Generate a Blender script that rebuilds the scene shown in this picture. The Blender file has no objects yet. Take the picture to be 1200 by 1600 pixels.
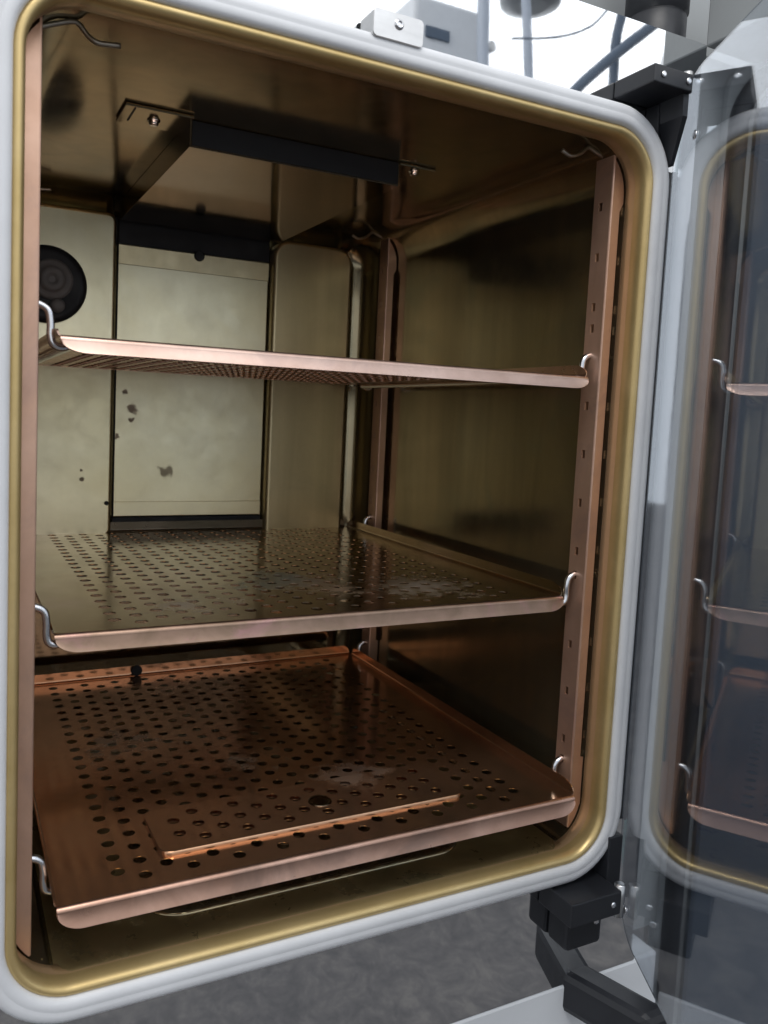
import bpy, bmesh, math, random
from mathutils import Vector, Matrix
random.seed(7)
S = bpy.context.scene
COL = S.collection
PI = math.pi

# ------------------------------------------------------------------ camera
CAM = Vector((-0.03660, -0.58196, 0.43831))
YAW, PITCH, ROLL, FPX, PX, PY = -0.450948, -0.084198, -0.0440035, 1243.8, 522.35, 754.08
cam = bpy.data.cameras.new('camera'); co = bpy.data.objects.new('camera', cam); COL.objects.link(co)
Rz = Matrix.Rotation(YAW, 3, 'Z'); Rx = Matrix.Rotation(PITCH, 3, 'X'); Ry = Matrix.Rotation(ROLL, 3, 'Y')
RR = Rz @ Rx @ Ry
c0, c1, c2 = RR.col[0], RR.col[1], RR.col[2]
M = Matrix((c0, c2, -c1)).transposed().to_4x4()
M.translation = CAM
co.matrix_world = M
cam.sensor_fit = 'VERTICAL'; cam.sensor_height = 36.0; cam.sensor_width = 27.0
cam.lens = FPX * 36.0 / 1600.0
cam.shift_x = (600 - PX) / 1600.0
cam.shift_y = -(800 - PY) / 1600.0
cam.clip_start = 0.02; cam.clip_end = 100
cam.dof.use_dof = True; cam.dof.focus_distance = 0.80; cam.dof.aperture_fstop = 9.0
S.camera = co

# ------------------------------------------------------------------ world and lamps
w = bpy.data.worlds.new('World'); S.world = w; w.use_nodes = True
bg = w.node_tree.nodes['Background']
bg.inputs['Color'].default_value = (0.93, 0.96, 1.0, 1); bg.inputs['Strength'].default_value = 0.85

def area(name, loc, target, sx, sy, power, color):
    l = bpy.data.lights.new(name, 'AREA'); l.shape = 'RECTANGLE'; l.size = sx; l.size_y = sy
    l.energy = power; l.color = color
    o = bpy.data.objects.new(name, l); COL.objects.link(o)
    o.location = loc
    o.rotation_euler = (Vector(target) - Vector(loc)).to_track_quat('-Z', 'Y').to_euler()
    return o
area('window_light', (1.15, -2.1, 1.95), (0.3, 0.2, 0.5), 2.6, 1.3, 12.5, (0.93, 0.96, 1.0))
area('overhead_fill', (-0.2, -1.0, 2.3), (0.25, 0.0, 0.4), 1.2, 0.6, 22, (1.0, 0.97, 0.93))  # unseen overhead lamp, added to lift the gasket and lips

S.view_settings.view_transform = 'Standard'; S.view_settings.look = 'None'
S.view_settings.exposure = 0.0; S.view_settings.gamma = 1.0
S.render.engine = 'CYCLES'
S.cycles.max_bounces = 10; S.cycles.glossy_bounces = 8; S.cycles.transmission_bounces = 8

# ------------------------------------------------------------------ materials
def mat(name):
    m = bpy.data.materials.new(name); m.use_nodes = True
    nt = m.node_tree; b = nt.nodes['Principled BSDF']
    return m, nt, b
def coords(nt, scale=(1, 1, 1)):
    tc = nt.nodes.new('ShaderNodeNewGeometry')
    mp = nt.nodes.new('ShaderNodeMapping'); mp.inputs['Scale'].default_value = scale
    nt.links.new(tc.outputs['Position'], mp.inputs['Vector'])
    return mp.outputs['Vector']
def noise(nt, vec, scale, detail=4, rough=.55, dist=0):
    n = nt.nodes.new('ShaderNodeTexNoise'); n.inputs['Scale'].default_value = scale
    n.inputs['Detail'].default_value = detail; n.inputs['Roughness'].default_value = rough
    n.inputs['Distortion'].default_value = dist
    nt.links.new(vec, n.inputs['Vector']); return n.outputs['Fac']
def ramp(nt, fac, stops):
    r = nt.nodes.new('ShaderNodeValToRGB'); e = r.color_ramp.elements
    while len(e) < len(stops): e.new(0.5)
    for i, (p, c) in enumerate(stops):
        e[i].position = p; e[i].color = c if len(c) == 4 else (*c, 1)
    nt.links.new(fac, r.inputs['Fac']); return r.outputs['Color']
def mixc(nt, fac, a, b):
    m = nt.nodes.new('ShaderNodeMix'); m.data_type = 'RGBA'
    if isinstance(fac, (int, float)): m.inputs[0].default_value = fac
    else: nt.links.new(fac, m.inputs[0])
    for i, v in ((6, a), (7, b)):
        if isinstance(v, tuple): m.inputs[i].default_value = (*v, 1) if len(v) == 3 else v
        else: nt.links.new(v, m.inputs[i])
    return m.outputs[2]
def math_(nt, op, a, b):
    m = nt.nodes.new('ShaderNodeMath'); m.operation = op
    for i, v in enumerate((a, b)):
        if isinstance(v, (int, float)): m.inputs[i].default_value = v
        else: nt.links.new(v, m.inputs[i])
    return m.outputs[0]
def bump(nt, b, h, strength, dist=.001):
    n = nt.nodes.new('ShaderNodeBump'); n.inputs['Strength'].default_value = strength
    n.inputs['Distance'].default_value = dist
    nt.links.new(h, n.inputs['Height']); nt.links.new(n.outputs['Normal'], b.inputs['Normal'])

def metal(name, c1, c2, rough=(.2, .35), scale=9, stretch=(1, 1, 1), bs=.08, third=None, stains=None, metallic=1.0, wave=0):
    m, nt, b = mat(name)
    v = coords(nt, stretch); v1 = coords(nt)
    n1 = noise(nt, v, scale, 6, .6, .6)
    colr = ramp(nt, n1, [(.34, c1), (.66, c2)])
    if third:
        n3 = noise(nt, v1, scale * .55, 5, .65, 1.0)
        colr = mixc(nt, ramp(nt, n3, [(.52, (0, 0, 0)), (.70, (.8, .8, .8))]), colr, third)
    n4 = noise(nt, v1, 160, 3, .7)
    colr = mixc(nt, math_(nt, 'MULTIPLY', n4, .22), colr, tuple(x * .62 for x in c1))
    rsock = ramp(nt, noise(nt, v1, 26, 5, .65), [(.3, (rough[0],) * 3), (.72, (rough[1],) * 3)])
    met = None
    if stains:                     # placed stains, pale patches and a painted reflection: (centre, radius, colour, noise threshold)
        mask_all = None
        geo = nt.nodes.new('ShaderNodeNewGeometry')
        for cen, rad, sc, th in stains:
            wn = nt.nodes.new('ShaderNodeTexNoise'); wn.inputs['Scale'].default_value = .45 / rad; wn.inputs['Detail'].default_value = 5
            nt.links.new(geo.outputs['Position'], wn.inputs['Vector'])
            wm = nt.nodes.new('ShaderNodeVectorMath'); wm.operation = 'MULTIPLY_ADD'
            nt.links.new(wn.outputs['Color'], wm.inputs[0]); wm.inputs[1].default_value = (2.4 * rad,) * 3
            ws = nt.nodes.new('ShaderNodeVectorMath'); ws.operation = 'SUBTRACT'
            nt.links.new(geo.outputs['Position'], ws.inputs[0]); ws.inputs[1].default_value = (1.2 * rad,) * 3
            nt.links.new(ws.outputs[0], wm.inputs[2])
            d = nt.nodes.new('ShaderNodeVectorMath'); d.operation = 'DISTANCE'
            nt.links.new(wm.outputs[0], d.inputs[0]); d.inputs[1].default_value = cen
            f = math_(nt, 'SUBTRACT', 1.0, math_(nt, 'DIVIDE', d.outputs['Value'], rad))
            nn = noise(nt, v1, 70 if rad > .0165 else 130, 3 if rad > .0165 else 5, .6)
            f = math_(nt, 'ADD', math_(nt, 'MULTIPLY', f, .55), math_(nt, 'SUBTRACT', nn, th))
            k = ramp(nt, f, [(.02, (0, 0, 0)), (.45 if rad > .0165 else .30, (.6,) * 3 if rad > .03 else ((.85,) * 3 if rad < .0165 else (.38,) * 3))])
            colr = mixc(nt, k, colr, sc)
            mask_all = k if mask_all is None else math_(nt, 'MAXIMUM', mask_all, k)
        mv = math_(nt, 'SUBTRACT', metallic, math_(nt, 'MULTIPLY', mask_all, .7))
        nt.links.new(mv, b.inputs['Metallic'])
        rsock = mixc(nt, mask_all, rsock, (.62, .62, .62))
    else:
        b.inputs['Metallic'].default_value = metallic
    nt.links.new(colr, b.inputs['Base Color'])
    nt.links.new(rsock, b.inputs['Roughness'])
    h = noise(nt, coords(nt, stretch), 60, 4, .6)
    if wave:
        h = math_(nt, 'ADD', math_(nt, 'MULTIPLY', h, .35), math_(nt, 'MULTIPLY', noise(nt, v1, 11, 2, .4), wave))
    bump(nt, b, h, bs, .002)
    return m
def plain(name, c, rough, metallic=0, var=.12, scale=30, bs=.05, spec=.5):
    m, nt, b = mat(name)
    n = noise(nt, coords(nt), scale, 5, .6)
    nt.links.new(ramp(nt, n, [(.3, tuple(x * (1 - var) for x in c)), (.7, c)]), b.inputs['Base Color'])
    b.inputs['Metallic'].default_value = metallic; b.inputs['Specular IOR Level'].default_value = spec
    nt.links.new(ramp(nt, n, [(.3, (rough * .8,) * 3), (.7, (min(1, rough * 1.2),) * 3)]), b.inputs['Roughness'])
    bump(nt, b, noise(nt, coords(nt), scale * 8, 3, .6), bs, .001)
    return m

MT = {}
MT['liner'] = metal('tarnished_copper_liner', (.275, .235, .15), (.39, .32, .20), (.11, .20), 9, (2.2, 2.2, .22), .03, third=(.27, .27, .19), metallic=.90, wave=.4)
MT['duct'] = metal('smooth_dark_copper', (.24, .195, .14), (.31, .245, .17), (.07, .13), 7, (1, 1, 1), .02, third=(.24, .21, .16), wave=.4)
MT['collar'] = metal('bronze_mouth_collar', (.64, .44, .24), (.74, .52, .31), (.30, .42), 8, (1, 1, .4), .04, third=(.56, .42, .22), metallic=.55)
MT['panel2'] = metal('olive_tarnished_shaded_panel', (.54, .46, .28), (.66, .56, .35), (.28, .40), 6, (3, 3, .3), .02, third=(.40, .36, .24), metallic=.85, wave=.5)  # tarnished rear copper, dim reflection and angle shading put into the colour
MT['clip'] = metal('dull_spring_clip', (.36, .33, .28), (.44, .40, .34), (.3, .4), 30)
MT['rear'] = metal('pale_tarnished_copper', (.76, .70, .48), (.82, .76, .55), (.28, .38), 3, (3, 3, .3), .03, third=(.76, .67, .41), wave=.5,
    stains=[((.1925, .556, .434), .0085, (.44, .35, .28), .42), ((.1935, .556, .420), .0040, (.40, .32, .25), .36), ((.183, .556, .458), .0044, (.44, .35, .28), .42), ((.172, .556, .395), .0050, (.46, .37, .29), .44),
            ((.243, .556, .348), .010, (.66, .60, .43), .48), 
            ((.1245, .541, .337), .0026, (.34, .27, .20), .30), ((.1238, .541, .349), .0017, (.34, .27, .20), .30), ])
MT['bead'] = metal('brassy_rim', (.62, .46, .20), (.72, .55, .27), (.34, .46), 14, (1, 1, 1), .05, metallic=.6)
MT['rail'] = metal('pink_copper_rail', (.68, .43, .31), (.80, .53, .40), (.32, .48), 14, (1, 1, .6), .05, third=(.52, .34, .29), metallic=.75)
STAIN_GLARE_LOW = [((.145, .290, .0632), .060, (.13, .25, .26), .66), ((.25, .20, .0632), .05, (.13, .24, .24), .74), ((.26, .46, .0632), .07, (.16, .10, .07), .60), ((.335, .128, .0632), .028, (.20, .20, .205), .34), ((.372, .128, .0632), .018, (.20, .20, .205), .38)]  # stains; the grey pair paints a reflection behind the raised panel
STAIN_PATCH_MID = [((.255, .19, .2617), .065, (.17, .34, .36), .60), ((.145, .108, .2617), .040, (.33, .29, .26), .54), ((.205, .125, .2617), .030, (.33, .29, .26), .58), ((.40, .135, .2617), .075, (.32, .28, .25), .56), ((.30, .17, .2617), .06, (.44, .27, .18), .62)]  # bluish verdigris, with paler patches nearer the front
MT['shelf_low'] = metal('red_copper_shelf', (.60, .34, .20), (.74, .44, .27), (.10, .22), 8, (1, 1, 1), .02, third=(.42, .25, .14), wave=.8, metallic=.93, stains=STAIN_GLARE_LOW)
MT['shelf_mid'] = metal('brown_copper_shelf', (.42, .33, .22), (.52, .40, .28), (.13, .25), 10, (1, 1, 1), .06, third=(.52, .38, .34), wave=1.0, stains=STAIN_PATCH_MID)
MT['shelf_top'] = metal('pink_copper_shelf', (.74, .50, .39), (.82, .59, .47), (.24, .36), 9, (1, 1, 1), .05, third=(.62, .42, .34), wave=.6)
MT['shelf_low_lip'] = metal('satin_red_copper', (.50, .30, .22), (.68, .43, .33), (.26, .40), 16, (1, 1, 1), .03, third=(.36, .24, .19))
MT['shelf_mid_lip'] = metal('satin_brown_copper', (.30, .205, .145), (.42, .28, .21), (.28, .42), 30, (1, 1, 1), .03, third=(.52, .28, .28))
MT['shelf_top_lip'] = metal('satin_pink_copper', (.62, .43, .35), (.76, .55, .46), (.28, .40), 18, (1, 1, 1), .03, third=(.50, .36, .32))
MT['shelf_mid_dark'] = metal('shade_dark_copper', (.10, .085, .06), (.14, .115, .085), (.25, .4), 14)  # dark reflection on the middle shelf's rear lip, put into the colour
MT['steel'] = metal('mirror_stainless', (.80, .82, .84), (.86, .87, .88), (.014, .030), 4, (1, 1, 1), .006, wave=1.2)
MT['steel2'] = metal('satin_stainless', (.62, .62, .62), (.70, .70, .70), (.28, .38), 20, (1, 1, 4), .04)
MT['wire'] = metal('bright_wire', (.78, .79, .82), (.86, .87, .90), (.16, .26), 60, (1, 1, 1), .03)
MT['gasket'] = plain('white_silicone', (.78, .80, .835), .42, var=.10, scale=14)
MT['black'] = plain('black_plastic', (.022, .024, .030), .42, var=.2, scale=40)
MT['black2'] = plain('black_rubber', (.015, .017, .022), .55, var=.2, scale=40)
MT['grey_rub'] = plain('grey_rubber', (.26, .25, .25), .5, var=.2, scale=60)
MT['white'] = plain('white_paint', (.74, .77, .81), .35, var=.04, scale=10)
MT['greyp'] = plain('grey_paint', (.36, .38, .39), .45, var=.08, scale=8)
MT['doorp'] = plain('dark_door_panel', (.08, .10, .13), .35, var=.15, scale=6)
MT['cable_pale'] = plain('pale_cable', (.50, .56, .66), .5, var=.1, scale=30)
MT['cable'] = plain('blue_grey_cable', (.10, .14, .20), .5, var=.1, scale=30)
m, nt, b = mat('floor_concrete')
fv = coords(nt)
fc = ramp(nt, noise(nt, fv, 11, 12, .78, .6), [(.38, (.10, .098, .10)), (.50, (.138, .132, .132)), (.60, (.19, .18, .172))])
nt.links.new(mixc(nt, math_(nt, 'MULTIPLY', noise(nt, fv, 60, 4, .7), .35), fc, (.08, .08, .09)), b.inputs['Base Color'])
b.inputs['Roughness'].default_value = .8; b.inputs['Specular IOR Level'].default_value = .15; bump(nt, b, noise(nt, fv, 40, 5, .6), .15)
MT['floor'] = m
m, nt, b = mat('coated_glass')
b.inputs['Base Color'].default_value = (.82, .87, .93, 1); b.inputs['Transmission Weight'].default_value = 1
b.inputs['IOR'].default_value = 2.0
nt.links.new(ramp(nt, noise(nt, coords(nt, (1, 1, .5)), 9, 6, .7, 1.5), [(.42, (.008,) * 3), (.78, (.05,) * 3)]), b.inputs['Roughness'])
bump(nt, b, noise(nt, coords(nt), 14, 2, .5), .012, .002)
MT['glass'] = m
m, nt, b = mat('glass_cut_edge')
b.inputs['Base Color'].default_value = (.46, .74, .70, 1); b.inputs['Roughness'].default_value = .3
MT['edge'] = m
m, nt, b = mat('water')
b.inputs['Base Color'].default_value = (.9, .92, .9, 1); b.inputs['Transmission Weight'].default_value = 1
b.inputs['IOR'].default_value = 1.33; b.inputs['Roughness'].default_value = .01
bump(nt, b, noise(nt, coords(nt), 30, 2, .5), .03)
MT['water'] = m

# ------------------------------------------------------------------ mesh helpers
class MB:
    def __init__(s): s.v = []; s.f = []; s.sm = []
    def V(s, *p): s.v.append(tuple(p)); return len(s.v) - 1
    def F(s, *i, smooth=False): s.f.append(tuple(i)); s.sm.append(smooth)
    def grid(s, rows, smooth=True, closed=False):
        base = [[s.V(*p) for p in r] for r in rows]
        for a, b_ in zip(base, base[1:]):
            n = len(a)
            for i in range(n if closed else n - 1):
                j = (i + 1) % n
                s.F(a[i], a[j], b_[j], b_[i], smooth=smooth)
        return base
    def poly(s, pts): s.F(*[s.V(*p) for p in pts])
    def box(s, a, b_, bev=0.0):
        bm = bmesh.new(); bmesh.ops.create_cube(bm, size=1)
        a = Vector(a); b_ = Vector(b_)
        for v in bm.verts: v.co = Vector([(a[i] + b_[i]) / 2 + v.co[i] * (b_[i] - a[i]) for i in range(3)])
        if bev: bmesh.ops.bevel(bm, geom=bm.edges[:], offset=bev, segments=2, affect='EDGES', profile=.5)
        s.add(bm); bm.free()
    def add(s, bm, smooth=False):
        o = len(s.v); bm.verts.index_update()
        s.v += [tuple(v.co) for v in bm.verts]
        for f in bm.faces: s.F(*[v.index + o for v in f.verts], smooth=smooth)
    def tube(s, path, r, n=10, sub=0):
        P = [Vector(p) for p in path]
        if sub:
            Q = []
            for i in range(len(P) - 1):
                p0 = P[max(i - 1, 0)]; p1 = P[i]; p2 = P[i + 1]; p3 = P[min(i + 2, len(P) - 1)]
                for k in range(sub):
                    t = k / sub
                    Q.append(.5 * ((2 * p1) + (p2 - p0) * t + (2 * p0 - 5 * p1 + 4 * p2 - p3) * t * t + (3 * p1 - p0 - 3 * p2 + p3) * t ** 3))
            P = Q + [P[-1]]
        T = [(P[min(i + 1, len(P) - 1)] - P[max(i - 1, 0)]).normalized() for i in range(len(P))]
        u = T[0].orthogonal().normalized(); rings = []
        for p, t in zip(P, T):
            u = (u - t * u.dot(t)).normalized(); q = t.cross(u)
            rings.append([tuple(p + (u * math.cos(2 * PI * k / n) + q * math.sin(2 * PI * k / n)) * r) for k in range(n)])
        base = s.grid(rings, True, True)
        s.F(*reversed(base[0])); s.F(*base[-1])
    def lathe(s, c, axis, prof, n=40, sx=1.0):
        # prof: (radius, height along axis) pairs
        ax = Vector(axis).normalized(); u = ax.orthogonal().normalized(); q = ax.cross(u); c = Vector(c)
        rings = [[tuple(c + ax * h + (u * math.cos(2 * PI * k / n) + q * math.sin(2 * PI * k / n)) * r) for k in range(n)] for r, h in prof]
        base = s.grid(rings, True, True)
        s.F(*base[-1]); s.F(*reversed(base[0]))
    def build(s, name, mats, parent=None, solid=0.0):
        me = bpy.data.meshes.new(name); me.from_pydata(s.v, [], s.f)
        me.polygons.foreach_set('use_smooth', s.sm)
        me.materials.append(MT[mats] if isinstance(mats, str) else mats)
        o = bpy.data.objects.new(name, me); COL.objects.link(o)
        if parent: o.parent = parent; o.matrix_parent_inverse = parent.matrix_world.inverted() if False else Matrix.Translation(-parent_loc(parent))
        if solid:
            md = o.modifiers.new('thickness', 'SOLIDIFY'); md.thickness = solid; md.offset = 0
            es = o.modifiers.new('split', 'EDGE_SPLIT'); es.split_angle = math.radians(38)
        return o
def parent_loc(o):
    v = Vector((0, 0, 0))
    while o is not None:
        v += o.matrix_parent_inverse.translation + o.location; o = o.parent
    return v
def empty(name, loc, label, cat, group=None):
    o = bpy.data.objects.new(name, None); COL.objects.link(o); o.location = loc; o.empty_display_size = .05
    tag(o, label, cat, group); return o
def tag(o, label=None, cat=None, group=None, kind=None):
    if label: o['label'] = label
    if cat: o['category'] = cat
    if group: o['group'] = group
    if kind: o['kind'] = kind
    return o
def rrect(x0, x1, z0, z1, r, n=10):
    """rounded rectangle outline, counter-clockwise seen from the front, with the outward direction at each point"""
    out = []
    for cx, cz, a0 in ((x1 - r, z0 + r, -PI / 2), (x1 - r, z1 - r, 0), (x0 + r, z1 - r, PI / 2), (x0 + r, z0 + r, PI)):
        for k in range(n + 1):
            a = a0 + PI / 2 * k / n
            out.append((cx, cz, math.cos(a), math.sin(a), r))
    return out
def sweep(loop, prof):
    return [[(cx + dx * (r + d), y, cz + dz * (r + d)) for cx, cz, dx, dz, r in loop] for d, y in prof]

W, H, RAD = .570, .718, .048
OPEN = rrect(0, W, 0, H, RAD, 12)

# ------------------------------------------------------------------ the incubator
inc = empty('incubator', (.285, .3, -.17), 'open copper lined laboratory incubator with white gasket and glass inner door swung open', 'incubator')

# liner: a tube with rounded edges, open at the front
mb = MB()
prof = [(-.0026, .0250), (-.003, .0300), (-.003, .04), (-.003, .05)] + [(-.003, .05 + .47 * i / 12) for i in range(1, 13)] + [(-.003 - .028 * (1 - math.cos(a)), .52 + .050 * math.sin(a)) for a in [PI / 2 * i / 6 for i in range(1, 7)]]
mb.grid(sweep(OPEN, prof), True, True)
mb.build('chamber_liner', 'liner', inc)
mb = MB(); mb.grid(sweep(OPEN, [(-.0062, .0075), (-.0050, .014), (-.0042, .022), (-.0036, .0290), (-.0028, .0294)]), True, True); mb.build('mouth_collar', 'collar', inc)
# rim bead of yellow metal round the mouth
mb = MB()
mb.grid(sweep(OPEN, [(-.0048, .016), (-.0070, .008), (-.0072, .003), (-.0058, -.0014), (-.0034, -.0032), (-.0008, -.0026), (.0010, -.0008), (.0015, .006)]), True, True)
mb.build('chamber_rim', 'bead', inc)
# gasket
mb = MB()
mb.grid(sweep(OPEN, [(.0006, .016), (.0006, -.001), (.0018, -.0045), (.0045, -.0058), (.0075, -.0062), (.0093, -.0058), (.0102, -.0057), (.0120, -.0062), (.0160, -.0058), (.0190, -.0040), (.0208, .0005), (.0214, .008), (.0214, .0175)]), True, True)
mb.build('door_gasket', 'gasket', inc)

# rear wall and its pressed panels
YB = .572
mb = MB()
mb.poly([(-.01, YB, -.01), (.58, YB, -.01), (.58, YB, .73), (-.01, YB, .73)])
mb.build('rear_wall', 'liner', inc)
def pressed(x0, x1, z0, z1, y, depth, rr, material, name, label=None, bev=.006):
    mb = MB(); L = rrect(x0, x1, z0, z1, rr, 8)
    rows = sweep(L, [(0, y + depth), (-.0008, y + bev), (-bev * .35, y + bev * .25), (-bev, y)])
    base = mb.grid(rows, True, True)
    mb.F(*base[-1])
    o = mb.build(name, material, inc)
    if label: o['label'] = label
    return o
pressed(-.005, .1660, .255, .6975, .541, .030, .012, 'rear', 'rear_side_panel', 'pale flat rear panel with the black port')
pressed(.3925, .5235, .215, .6945, .541, .030, .026, 'panel2', 'rear_side_panel', 'rear panel with rounded bright edge')
# centre removable panel with a folded top lip, standing in the recess
pc = MB()
pc.box((.1685, .556, .283), (.3900, .566, .6590), .0012)
cpanel = pc.build('rear_centre_panel', 'rear', inc)
t = MB(); t.grid([[(.169, .5555, .633), (.3895, .5555, .633)], [(.169, .5548, .6335), (.3895, .5548, .6335)], [(.169, .5535, .6585), (.3895, .5535, .6585)], [(.169, .556, .6605), (.3895, .556, .6605)]], False)
t.build('folded_lip', 'panel2', cpanel)
t = MB(); t.box((.1685, .5535, .272), (.390, .562, .2815), .001); t.build('bottom_seam', 'black2', cpanel)
t = MB(); t.box((.1690, .5545, .283), (.3895, .5565, .3035), .0006); t.build('bottom_fold', 'rear', cpanel)
t = MB(); t.lathe((.2830, .5535, .6565), (0, -1, 0), [(.0075, 0), (.0075, .0022), (.006, .003)], 20); t.build('finger_notch', 'black2', cpanel)
t = MB(); t.box((-.002, .556, .006), (.530, .571, .2545), .002); t.build('lower_rear_sheet', 'duct', inc)  # dark copper sheet below the rear panels
# dark air slot above the centre panel
t = MB(); t.box((.1665, .560, .6610), (.3920, .571, .6960)); t.build('air_slot', 'black2', inc)
t = MB(); t.tube([(.1668, .5415, .283), (.1668, .5415, .69)], .0012, 6); t.build('panel_seam', 'black2', inc)
t = MB(); t.lathe((.158, .5405, .3035), (0, -1, 0), [(.003, 0), (.003, .002), (.002, .003)], 12); t.build('panel_screw', 'black2', inc)

# black port stopper on the left rear panel
pt = MB(); pt.lathe((.0765, .5395, .5925), (0, -1, 0), [(.050, -.004), (.050, .004), (.047, .008), (.040, .009), (.030, .006)], 48)
port = pt.build('port_stopper', 'black2', inc)
k = MB(); k.lathe((.0815, .5325, .5985), (0, -1, 0), [(.0265, 0), (.0265, .003), (.022, .006), (.017, .0045), (.0165, .007), (.012, .010), (.006, .0085), (.004, .006)], 36); k.build('stopper_cap', 'grey_rub', port)
k = MB(); k.lathe((.0885, .531, .5655), (0, -1, 0), [(.0095, -.004), (.0095, .003), (.006, .007), (.002, .0075)], 20); k.build('sensor_tip', 'grey_rub', port)

# ceiling duct: a shallow box hung under the chamber ceiling
ZC = .7146
d = MB(); d.box((.1695, .1960, .6895), (.4020, .545, .7148), .0004)
duct = d.build('ceiling_duct', 'duct', inc)
db = MB(); db.box((.1715, .1945, .6912), (.4000, .1975, .7140), .0004); db.build('duct_front_shade', 'black2', duct)  # black sheet standing in for the dark reflection on the duct front
for x0, x1, y0, y1, sx, sy in ((.1060, .1705, .183, .232, .1375, .2085), (.4015, .447, .193, .235, .4255, .2045)):
    tb = MB(); tb.box((x0, y0, ZC - .0028), (x1, y1, ZC - .0002), .0007)
    tab = tb.build('mounting_tab', 'liner', duct)
    sc = MB(); sc.lathe((sx, sy, ZC - .0028), (0, 0, -1), [(.0062, 0), (.0062, .001), (.0048, .0012), (.0045, .004), (.003, .0055), (.0015, .005)], 18); sc.build('screw', 'wire', tab)
sl = MB(); sl.box((.1148, .186, ZC - .0034), (.1163, .222, ZC - .0026)); sl.build('tab_slot', 'black2', duct)

# shelf rails: face flange + slotted inner flange
SLOTS = [.658, .6084, .5589, .4594, .4098, .3595, .3089, .2099, .1598, .1078] + [.5376, .2840, .0860]
def rail_mesh(mirror):
    mb = MB(); X0, X1, XN = .5500, .5652, .5612
    fx = (lambda x: W - x) if mirror else (lambda x: x)
    e = .0014
    zt, zb = .7085, .0165
    # front face: rows of (x inner, x outer)
    rows = []
    def arc_out(z):        # outer edge follows the rounded corner of the liner, with a narrow waist
        r = RAD - .004
        if z > zt - r * .82: a = (z - (H - .005 - r)) / r; xo = (W - .005 - r) + r * math.sqrt(max(0, 1 - min(1, max(0, a)) ** 2))
        elif z < r * .9: a = (r + .004 - z) / r; xo = (W - .005 - r) + r * math.sqrt(max(0, 1 - min(1, max(0, a)) ** 2))
        else: xo = X1
        if .092 < z < .652: xo = XN
        return max(X0 + .002, min(xo, X1))
    zs = sorted(set([zb + (zt - zb) * i / 24 for i in range(25)] + [.0915, .0925, .648, .652, .6525, .660] + [zt - .004 * i for i in range(12)] + [zb + .004 * i for i in range(12)]))
    front = []
    for z in zs:
        xo = arc_out(z)
        if .652 <= z < .660: xo = XN + (arc_out(.661) - XN) * (z - .652) / .008
        front.append([(fx(xo), 0, z), (fx(X0 + e), 0, z), (fx(X0 + e * .3), e * .3, z), (fx(X0), e, z)])
    mb.grid(front, False)
    # inner flange with real slots: strips between slot rows
    ys = .0125, .0175; yw = .0245; hh = .0042
    cuts = sorted(SLOTS); z = zb
    for c in cuts + [None]:
        top = zt if c is None else c - hh
        mb.poly([(fx(X0), e, z), (fx(X0), yw, z), (fx(X0), yw, top), (fx(X0), e, top)])
        if c is None: break
        mb.poly([(fx(X0), e, c - hh), (fx(X0), ys[0], c - hh), (fx(X0), ys[0], c + hh), (fx(X0), e, c + hh)])
        mb.poly([(fx(X0), ys[1], c - hh), (fx(X0), yw, c - hh), (fx(X0), yw, c + hh), (fx(X0), ys[1], c + hh)])
        # slot rim thickness
        xs = X0 + .002
        R4 = [(ys[0], c - hh), (ys[1], c - hh), (ys[1], c + hh), (ys[0], c + hh)]
        for i in range(4):
            (ya, za), (yb, zb_) = R4[i], R4[(i + 1) % 4]
            mb.poly([(fx(X0), ya, za), (fx(X0), yb, zb_), (fx(xs), yb, zb_), (fx(xs), ya, za)])
        z = c + hh
    # return to the wall at the back of the channel
    mb.poly([(fx(X0), yw, zb), (fx(.5655), yw, zb + .01), (fx(.5655), yw, zt - .01), (fx(X0), yw, zt)])
    return mb
for mirror, side in ((False, 'right'), (True, 'left')):
    for y, where in ((.0302, 'front'), (.4800, 'rear')):
        mb = rail_mesh(mirror); mb.v = [(a, b_ + y, c) for a, b_, c in mb.v]
        r = mb.build('shelf_rail', 'rail', inc)
        r['label'] = 'slotted copper shelf rail at the %s %s corner' % (where, side)
        fx = (lambda x: W - x) if mirror else (lambda x: x)
        cl = MB(); yy = y + .016
        if mirror: pts = [(.0190, yy, .7035), (.030, yy, .7085), (.0440, yy, .7132), (.052, yy, .7060), (.0585, yy - .002, .7015), (.066, yy - .002, .7018), (.0755, yy - .002, .7030)]
        else: pts = [(.5625, yy, .7085), (.5503, yy, .7075), (.540, yy, .7100), (.5300, yy, .7128), (.521, yy, .7055), (.5097, yy, .7010), (.503, yy, .7020), (.4973, yy, .7045)]
        cl.tube(pts, .0020, 8, 3); cl.build('rail_clip', 'clip', r)

# small rivets at the foot of the front rails
for x in (.5445, .0265):
    t = MB(); t.lathe((x, .036, .0035), (0, 0, 1), [(.004, 0), (.004, .002), (.0025, .004), (.001, .0045)], 14); t.build('rivet', 'bead', inc)

MT['fl'] = metal('brassy_floor', (.44, .34, .17), (.54, .42, .22), (.24, .36), 9, (1, 1, 1), .03, third=(.30, .26, .14), metallic=.6)
t = MB(); L = rrect(.008, .562, .0125, .520, .03, 8)
t.F(*[t.V(cx + dx * r, cy + dy * r, .0046) for cx, cy, dx, dy, r in L]); t.build('floor_plate', 'fl', inc)
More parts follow.
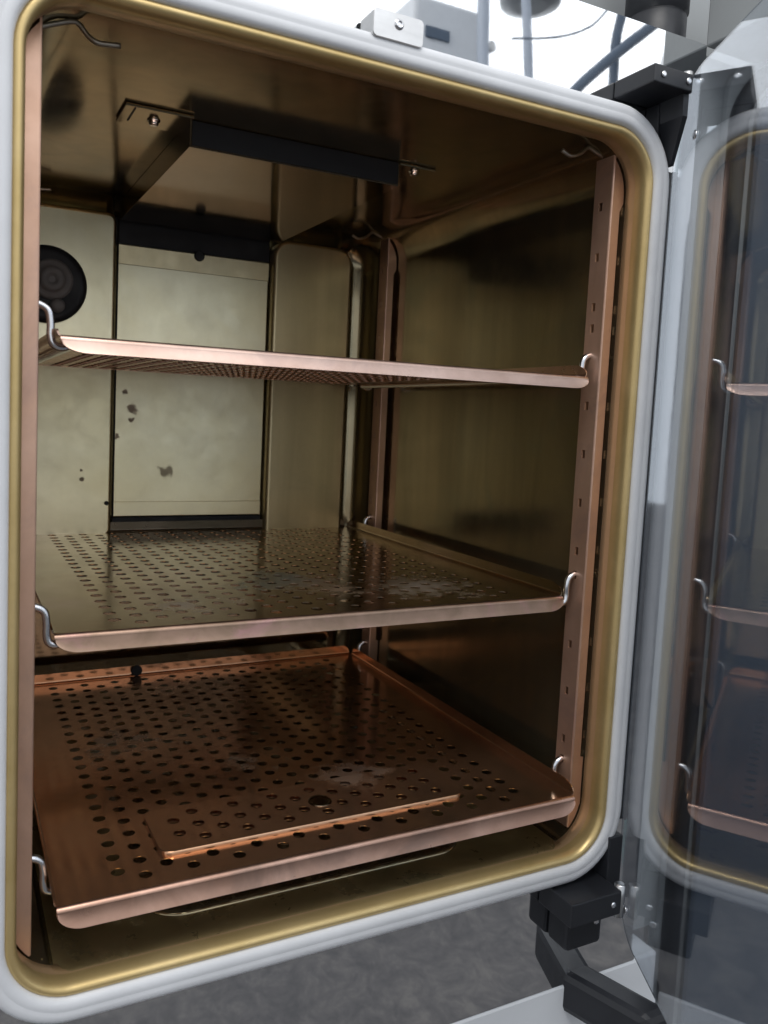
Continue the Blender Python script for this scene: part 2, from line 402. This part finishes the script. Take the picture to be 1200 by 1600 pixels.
# shallow water pan on the chamber floor
t = MB(); L = rrect(.115, .440, .052, .470, .035, 8)
rows = [[(cx + dx * (r + dd), cy + dy * (r + dd), z) for cx, cy, dx, dy, r in L] for dd, z in ((.002, .0042), (.0018, .0066), (0, .0082), (-.003, .0080), (-.0045, .0056))]
base = t.grid(rows, True, True); t.F(*base[-1])
pan = t.build('water_pan', 'liner', inc)
t = MB(); L = rrect(.0100, .560, .018, .500, .04, 8)
t.F(*[t.V(cx + dx * r, cy + dy * r, .0062) for cx, cy, dx, dy, r in L])
t.build('water', 'water', inc)

# ------------------------------------------------------------------ stainless front panel with the mouth cut in it
FY = .018
mb = MB()
outer = rrect(-.55, .6500, -.1500, .8270, .002, 12)
inner = rrect(-.004, W + .004, -.004, H + .004, RAD + .004, 12)
o_ = [mb.V(cx + dx * r, FY, cz + dz * r) for cx, cz, dx, dz, r in outer]
i_ = [mb.V(cx + dx * r, FY, cz + dz * r) for cx, cz, dx, dz, r in inner]
ob = [mb.V(cx + dx * r, FY + .015, cz + dz * r) for cx, cz, dx, dz, r in outer]
n = len(o_)
for a in range(n):
    b_ = (a + 1) % n
    mb.F(i_[a], o_[a], o_[b_], i_[b_]); mb.F(o_[a], ob[a], ob[b_], o_[b_])
mb.build('front_panel', 'steel', inc)
# latch plate at the top
lp = MB(); L = rrect(.2575, .3035, .7338, .7555, .004, 5)
base = lp.grid(sweep(L, [(0, .014), (0, -.0068), (-.0006, -.0078)]), False, True); lp.F(*base[-1])
lat = lp.build('latch_plate', 'steel2', inc)
sc = MB(); sc.lathe((.2805, -.0078, .7468), (0, -1, 0), [(.0042, -.002), (.0042, .0004), (.0030, .0016), (.0022, .0018), (.0018, .0006)], 18); sc.build('screw', 'wire', lat)

# cabinet body behind the panel, white base below, grey head above
t = MB(); t.box((-.55, .034, -.45), (.70, .75, .8265)); 
body = MB()
body.poly([(-.55, .12, .78), (1.2, .12, .78), (1.2, .12, 1.4), (-.55, .12, 1.4)])
body.poly([(.6505, .0335, -.13), (.74, .0335, -.13), (.74, .0335, .826), (.6505, .0335, .826)])
body.poly([(-.55, .034, .8265), (.74, .034, .8265), (.74, .12, .8265), (-.55, .12, .8265)])
body.build('cabinet_head', 'greyp', inc)
t = MB(); t.box((-.55, .0172, -.62), (.69, .7, -.1503), .003); t.build('cabinet_base', 'white', inc)
# hinge pin column of the outer door above the panel
t = MB(); t.lathe((.6235, .062, .812), (0, 0, 1), [(.027, 0), (.030, .008), (.030, .0485), (.0285, .050), (.0285, .052), (.0315, .0535), (.0315, .14)], 40); t.build('hinge_column', 'black', inc)
t = MB(); t.box((.662, -.05, .832), (.95, .03, .93), .002); t.build('head_bracket', 'greyp', inc)

t = MB(); t.box((.5925, .003, .03), (.6015, .0178, .69), .0015); t.build('gap_strip', 'black', inc)  # black strip in the gap between gasket and glass edge
# upper and lower hinges
hg = MB(); hg.box((.531, -.031, .750), (.582, .0175, .766), .0012)
h1 = hg.build('glass_door_hinge', 'black', inc); h1['label'] = 'black upper hinge of the glass door'
t = MB(); t.box((.5735, .0015, .692), (.591, .0176, .7495), .0012); t.build('hinge_body', 'black', h1)
t = MB(); t.grid([[(.5745, -.026, .7498), (.5815, -.026, .7498), (.5815, .0012, .7498), (.5745, .0012, .7498)], [(.5755, -.026, .730), (.5815, -.026, .730), (.5815, .0012, .730), (.5755, .0012, .730)], [(.586, -.006, .692), (.5905, -.006, .692), (.5905, .0012, .692), (.586, .0012, .692)]], False, True)
t.build('hinge_arm', 'black', h1)
t = MB(); t.lathe((.574, -.0312, .7585), (0, -1, 0), [(.0035, 0), (.003, .0012), (.0016, .0016)], 14); t.build('screw', 'wire', h1)
t = MB(); t.lathe((.5865, -.018, .742), (0, 0, 1), [(.004, 0), (.0052, .001), (.0052, .031), (.004, .032)], 18); t.build('hinge_pin', 'steel2', h1)
t = MB(); t.lathe((.5425, -.0312, .7580), (0, -1, 0), [(.0032, 0), (.0028, .001), (.0014, .0013)], 14); t.build('screw', 'wire', h1)
hg = MB(); hg.box((.506, -.030, -.0480), (.571, .0175, -.0235), .0015)
h2 = hg.build('glass_door_hinge', 'black', inc); h2['label'] = 'black lower hinge of the glass door'
t = MB(); t.box((.572, -.008, -.046), (.5905, .0176, .020), .001); t.build('hinge_body', 'black', h2)
t = MB(); t.box((.520, -.012, -.088), (.566, .0176, -.0485), .004); t.build('hinge_arm', 'black', h2)
t = MB(); t.lathe((.557, -.0122, -.062), (0, -1, 0), [(.004, 0), (.0036, .0012), (.002, .0016)], 14); t.build('screw', 'wire', h2)
t = MB(); t.lathe((.5760, -.022, -.0560), (0, 0, 1), [(.004, 0), (.0055, .001), (.0055, .034), (.004, .035)], 18); t.build('hinge_pin', 'steel2', h2)
for zz in (-.0355,):
    t = MB(); t.lathe((.5600, -.0302, zz), (0, -1, 0), [(.0034, 0), (.003, .001), (.0016, .0014)], 14); t.build('screw', 'wire', h2)
t = MB(); t.box((.5490, -.066, -.1820), (.5850, .040, -.1370), .008)
t.v = [(x + (.0178 - y) * .36, y, z) for x, y, z in t.v]; t.build('hinge_bar', 'black', inc)

# ------------------------------------------------------------------ glass inner door, swung open towards the viewer
th = math.radians(-28.0)
N_ = Vector((math.cos(th), math.sin(th), 0)); D_ = .526
TG = Vector((math.sin(th), -math.cos(th), 0))
P0 = Vector((.5955, 0, 0)); P0 -= N_ * (P0.dot(N_) - D_)
def gp(s, z, off=0.0): q = P0 + TG * s + N_ * off; return (q.x, q.y, z)
L = rrect(0, .56, -.076, .768, .058, 10)
def gl(mb, d0, off): return [mb.V(*gp(cx + dx * (r + d0), cz + dz * (r + d0), off)) for cx, cz, dx, dz, r in L]
g = MB(); a0 = gl(g, 0, 0); a1 = gl(g, 0, .0045); n = len(a0)
g.F(*a0); g.F(*reversed(a1))
for i in range(n): j = (i + 1) % n; g.F(a0[i], a1[i], a1[j], a0[j], smooth=True)
bm = None
gd = g.build('glass_door', 'glass', inc)
e = MB()
e.grid([[gp(cx + dx * (r + .0004), cz + dz * (r + .0004), off) for cx, cz, dx, dz, r in L] for off in (.0003, .0042)], True, True)
e.build('glass_edge', 'edge', gd)
for s, z in ((.052, .706), (.030, -.048)):
    t = MB(); c = Vector(gp(s, z, -.0004)); t.lathe(c, -N_, [(.0042, 0), (.0042, .0008), (.003, .0012), (.0022, .0006)], 16); t.build('glass_screw', 'wire', gd)

# outer door standing open behind the glass
od = MB()
A = Vector((.700, .030, 0)); dirv = Vector((.72, -.69, 0)).normalized(); nn = Vector((dirv.y, -dirv.x, 0))
def op(s, z, off): q = A + dirv * s + nn * off; return (q.x, q.y, z)
Lo = rrect(0, .80, -.60, .825, .03, 6)
rows = [[op(cx + dx * (r + dd), cz + dz * (r + dd), off) for cx, cz, dx, dz, r in Lo] for dd, off in ((0, -.07), (0, -.004), (-.004, 0))]
base = od.grid(rows, False, True); od.F(*base[-1]); od.F(*reversed(base[0]))
odo = od.build('outer_door', 'greyp', inc)
Li = rrect(.03, .75, -.45, .81, .05, 8)
t = MB(); base = t.grid([[op(cx + dx * (r + dd), cz + dz * (r + dd), off) for cx, cz, dx, dz, r in Li] for dd, off in ((0, .0005), (-.002, .010), (-.006, .012))], False, True); t.F(*base[-1]); t.build('door_panel', 'doorp', odo)
t = MB(); t.grid([[op(cx + dx * (r + dd), cz + dz * (r + dd), off) for cx, cz, dx, dz, r in Li] for dd, off in ((.004, .0006), (.006, .012), (.014, .014), (.022, .011), (.024, .0006))], True, True); t.build('door_seal', 'black2', odo)

# ------------------------------------------------------------------ perforated shelves
WS, DS = .5031, .508
PCX, PCY, HR = .0199, .0227, .0056
def perforated(mb, xs, y0, y1, z, x0, x1, ystart, zthk=.0009, ring=None):
    """columns xs of staggered holes filling [x0,x1]x[y0,y1]"""
    hx = PCX / 2
    left = xs[0][0] - hx; right = xs[-1][0] + hx
    mb.poly([(x0, y0, z), (left, y0, z), (left, y1, z), (x0, y1, z)])
    mb.poly([(right, y0, z), (x1, y0, z), (x1, y1, z), (right, y1, z)])
    hy = PCY / 2; ca = math.atan2(hy, hx)
    angs = []
    for q0, q1 in ((-ca, ca), (ca, PI - ca), (PI - ca, PI + ca), (PI + ca, 2 * PI - ca)):
        angs += [q0 + (q1 - q0) * i / 4 for i in range(4)]
    for cx, ys in xs:
        lo = ys[0] - hy; hi = ys[-1] + hy
        if lo - y0 > 1e-5: mb.poly([(cx - hx, y0, z), (cx + hx, y0, z), (cx + hx, lo, z), (cx - hx, lo, z)])
        if y1 - hi > 1e-5: mb.poly([(cx - hx, hi, z), (cx + hx, hi, z), (cx + hx, y1, z), (cx - hx, y1, z)])
        for cy in ys:
            O = []; I = []; I2 = []; J = []
            for a in angs:
                c, s_ = math.cos(a), math.sin(a)
                t = min(hx / abs(c) if abs(c) > 1e-9 else 9, hy / abs(s_) if abs(s_) > 1e-9 else 9)
                O.append(mb.V(cx + c * t, cy + s_ * t, z)); I.append(mb.V(cx + c * HR, cy + s_ * HR, z)); I2.append(mb.V(cx + c * HR, cy + s_ * HR, z)); J.append(mb.V(cx + c * (HR + .0002), cy + s_ * (HR + .0002), z - zthk))
            m_ = len(angs)
            for i in range(m_):
                j = (i + 1) % m_
                mb.F(O[i], O[j], I[j], I[i]); mb.F(I2[i], I2[j], J[j], J[i], smooth=True)
def lip(mb, A, B, inward, height, up, r=.003, endr=.016, n=40, tilt=0.0):
    """a bent lip along A->B; 'inward' points away from the plate"""
    A = Vector(A); B = Vector(B); out = Vector(inward); Ln = (B - A).length; rows = []
    ss = sorted(set([Ln * i / n for i in range(n + 1)] + [endr * (1 - math.cos(PI / 2 * i / 8)) for i in range(9)] + [Ln - endr * (1 - math.cos(PI / 2 * i / 8)) for i in range(9)]))
    for s in ss:
        q = min(s, Ln - s); hgt = height
        if q < endr: hgt = r + (height - r) * math.sqrt(max(0, 1 - ((endr - q) / endr) ** 2))
        p = A + (B - A) * (s / Ln); row = []
        for k in range(5):
            a = PI / 2 * k / 4
            row.append(tuple(p + out * (r * math.sin(a)) + Vector((0, 0, up * r * (1 - math.cos(a))))))
        row.append(tuple(p + out * r + Vector((0, 0, up * min(r + .0006, max(hgt, r + .0004) - .0002)))))
        hg = max(hgt, r + .0004); row.append(tuple(p + out * (r + tilt * hg) + Vector((0, 0, up * hg))))
        rows.append(row)
    mb.grid(rows, True)
def hole_columns(x0, y0, y1, first=.0522, ncol=21, skip=None):
    out = []
    for k in range(ncol):
        cx = x0 + first + PCX * k; st = y0 + (.0221 if k % 2 else .0335)
        ys = []; yy = st
        while yy < y1 - .018: ys.append(yy); yy += PCY
        out.append((cx, ys))
    return out
def shelf(x0, y0, z, material, label, lid=False, lh=.0135):
    t = empty('perforated_shelf', (x0 + WS / 2, y0 + DS / 2, z), label, 'shelf', 'perforated copper shelves in the chamber')
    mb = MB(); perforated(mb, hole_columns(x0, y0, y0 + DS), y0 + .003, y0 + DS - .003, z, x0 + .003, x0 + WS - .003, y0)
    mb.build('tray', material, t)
    f = MB(); lip(f, (x0 + .0015, y0 + .003, z), (x0 + WS - .0015, y0 + .003, z), (0, -1, 0), lh, -1, .0032, .020, 40, .28); f.build('front_lip', material + '_lip', t, .0012)
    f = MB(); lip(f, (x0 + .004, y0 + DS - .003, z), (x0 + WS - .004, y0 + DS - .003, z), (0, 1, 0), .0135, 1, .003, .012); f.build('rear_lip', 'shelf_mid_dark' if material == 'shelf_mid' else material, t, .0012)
    for xx, dx in ((x0 + .003, -1), (x0 + WS - .003, 1)):
        f = MB(); lip(f, (xx, y0 + .004, z), (xx, y0 + DS - .004, z), (dx, 0, 0), .0125 if dx > 0 else .006, 1, .003, .020); f.build('side_lip', material, t, .0012)
    if lid:
        fh = MB(); fh.lathe((.1988, y0 + DS - .0045, z + .0075), (0, -1, 0), [(.0075, -.001), (.0075, .0008), (.006, .0014)], 20); fh.build('rear_plug', 'black2', t)
        cols = hole_columns(x0, y0, y0 + DS)
        sel = [(cx, [y for y in ys if y0 + .046 < y - PCY / 2 + .004 and y + PCY / 2 - .004 < y0 + .113]) for cx, ys in cols[3:17]]
        zz = z + .0037
        lx0, lx1 = sel[0][0] - PCX / 2, sel[-1][0] + PCX / 2
        ly0, ly1 = min(q[1][0] for q in sel) - PCY / 2, max(q[1][-1] for q in sel) + PCY / 2
        m2 = MB(); perforated(m2, sel, ly0, ly1, zz, lx0, lx1, y0)
        bx0, bx1, by0, by1, rr = lx0 - .012, lx1 + .014, ly0 - .0035, ly1 + .003, .010
        Lp = rrect(bx0, bx1, by0, by1, rr, 6)
        ring = [(cx + dx * r, cy + dy * r) for cx, cy, dx, dy, r in Lp]
        inn = [(min(max(a, lx0), lx1), min(max(b_, ly0), ly1)) for a, b_ in ring]
        rows = [[(a, b_, zz) for a, b_ in inn], [(a, b_, zz) for a, b_ in ring]]
        for dd, dz in ((.0006, -.0002), (.0010, -.0008), (.0012, -.0037)):
            rows.append([(cx + dx * (r + dd), cy + dy * (r + dd), zz + dz) for cx, cy, dx, dy, r in Lp])
        m2.grid(rows[:2], False, True); m2.grid(rows[1:], True, True)
        lo = m2.build('raised_panel', material, t)
        fh = MB(); fh.lathe((.2856, y0 + .0768, zz), (0, 0, 1), [(.0116, .0002), (.0112, .0008), (.0096, .0009), (.0086, .0005), (.0080, .0003)], 28); fh.build('finger_hole', 'duct', lo)
    return t
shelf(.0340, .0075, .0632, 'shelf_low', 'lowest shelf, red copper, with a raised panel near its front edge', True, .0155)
shelf(.0338, .0437, .2617, 'shelf_mid', 'middle perforated shelf, dull brown with bluish stains on its holes')
shelf(.0333, .0296, .4874, 'shelf_top', 'topmost perforated shelf, pale pink copper, seen from below', False, .0122)

# ------------------------------------------------------------------ wire supports hooked into the rails
for zname, z in (('lowest', .0632), ('middle', .2617), ('topmost', .4874)):
    for mirror, side in ((False, 'right'), (True, 'left')):
        fx = (lambda x: W - x) if mirror else (lambda x: x)
        y1, y2 = .0455, .4955
        t = MB(); zz = z - .0042
        P = [(.5560, y1, z + .0210), (.5500, y1, z + .0230), (.5425, y1, z + .0190), (.5405, y1, z + .010), (.5405, y1, z + .001), (.5385, y1, zz - .0015), (.532, y1 + .001, zz - .0035), (.5240, y1 + .003, zz), (.5215, y1 + .012, zz)]
        Q = [(a, y2 - (b_ - y1), c) for a, b_, c in reversed(P)]
        path = P + [(.5215, y1 + .06, zz), (.5215, .27, zz), (.5215, y2 - .06, zz)] + Q
        t.tube([(fx(a), b_, c) for a, b_, c in path], 0.0030, 10, 4)
        o = t.build('shelf_hook', 'wire')
        tag(o, 'bent wire hook in the %s hand rails, holding up the %s shelf' % (side, zname), 'hook', 'wire hooks carrying the shelves')

# ------------------------------------------------------------------ the room around: a concrete floor, and what the polished panel mirrors
t = MB(); t.poly([(-12, -12, -.95), (12, -12, -.95), (12, 12, -.95), (-12, 12, -.95)])
tag(t.build('floor', 'floor'), kind='structure')
def mirrored(u, v, Y):
    d = RR @ Vector(((u - PX) / FPX, 1, -(v - PY) / FPX))
    p = CAM + d * ((FY - CAM.y) / d.y); d.y = -d.y
    return p + d * ((Y - p.y) / d.y)

def hang(name, px, r, Y, material, label, cat, group, sub=4):
    t = MB(); t.tube([tuple(mirrored(u, v, Y)) for u, v in px], r, 10, sub)
    return tag(t.build(name, material), label, cat, group)
CG = 'cables mirrored in the steel panel'
hang('cable', [(757, -140), (756, -40), (755, 60), (754, 190)], .017, -1.35, 'cable_pale', 'broad pale cable mirrored upright in the steel above the gasket', 'cable', CG)
hang('cable', [(818, -140), (820, -40), (824, 60), (828, 190)], .013, -1.30, 'cable_pale', 'narrower upright cable mirrored right of the broad pale one', 'cable', CG)
hang('cable', [(985, -60), (972, 20), (962, 70), (955, 190)], .014, -1.25, 'cable', 'dark cable mirrored nearly upright left of the upper hinge', 'cable', CG)
hang('cable', [(1060, 10), (1000, 55), (950, 95), (900, 140), (850, 200)], .016, -1.20, 'cable', 'dark cable mirrored slanting down towards the gasket', 'cable', CG)
hang('thin_cable', [(800, 60), (870, 58), (925, 40), (960, 0)], .003, -1.25, 'cable', 'thin drooping lead mirrored in the steel panel', 'cable', CG)
# white instrument whose slotted front is mirrored in the panel
Yb = -1.5
def quad(mb, us, Y, dep):
    ps = [mirrored(u, v, Y) for u, v in us]
    mb.poly([tuple(p) for p in ps])
ea = mirrored(640, 190, Yb); eb = mirrored(752, 20, Yb)
ins = empty('instrument', (ea.x, Yb, ea.z), 'white instrument with slots mirrored in the steel above the chamber', 'instrument')
t = MB(); t.box((min(ea.x, eb.x), Yb - .3, min(ea.z, eb.z)), (max(ea.x, eb.x), Yb, max(ea.z, eb.z)), .01); t.build('housing', 'white', ins)
for u0, v0, u1, v1 in ((664, 58, 702, 49), (665, 98, 748, 95), (715, 118, 748, 116)):
    a = mirrored(u0, v0, Yb); b_ = mirrored(u1, v1, Yb)
    zc_ = (a.z + b_.z) / 2; hz = .016 if v0 == 58 else .006
    t = MB(); t.box((min(a.x, b_.x), Yb - .01, zc_ - hz), (max(a.x, b_.x), Yb + .006, zc_ + hz), .002); t.build('slot', 'cable', ins)
k = mirrored(768, 73, Yb)
t = MB(); t.lathe(tuple(k), (0, 1, 0), [(.016, -.01), (.016, .004), (.011, .006)], 20); t.build('knob', 'steel2', ins)
k = mirrored(830, -15, -1.45)
t = MB(); t.lathe(tuple(k), (0, 0, 1), [(.05, -.05), (.09, -.04), (.10, 0), (.10, .12), (.08, .14)], 32)
tag(t.build('lamp_housing', 'greyp'), 'grey round housing mirrored at the top of the steel panel', 'housing')
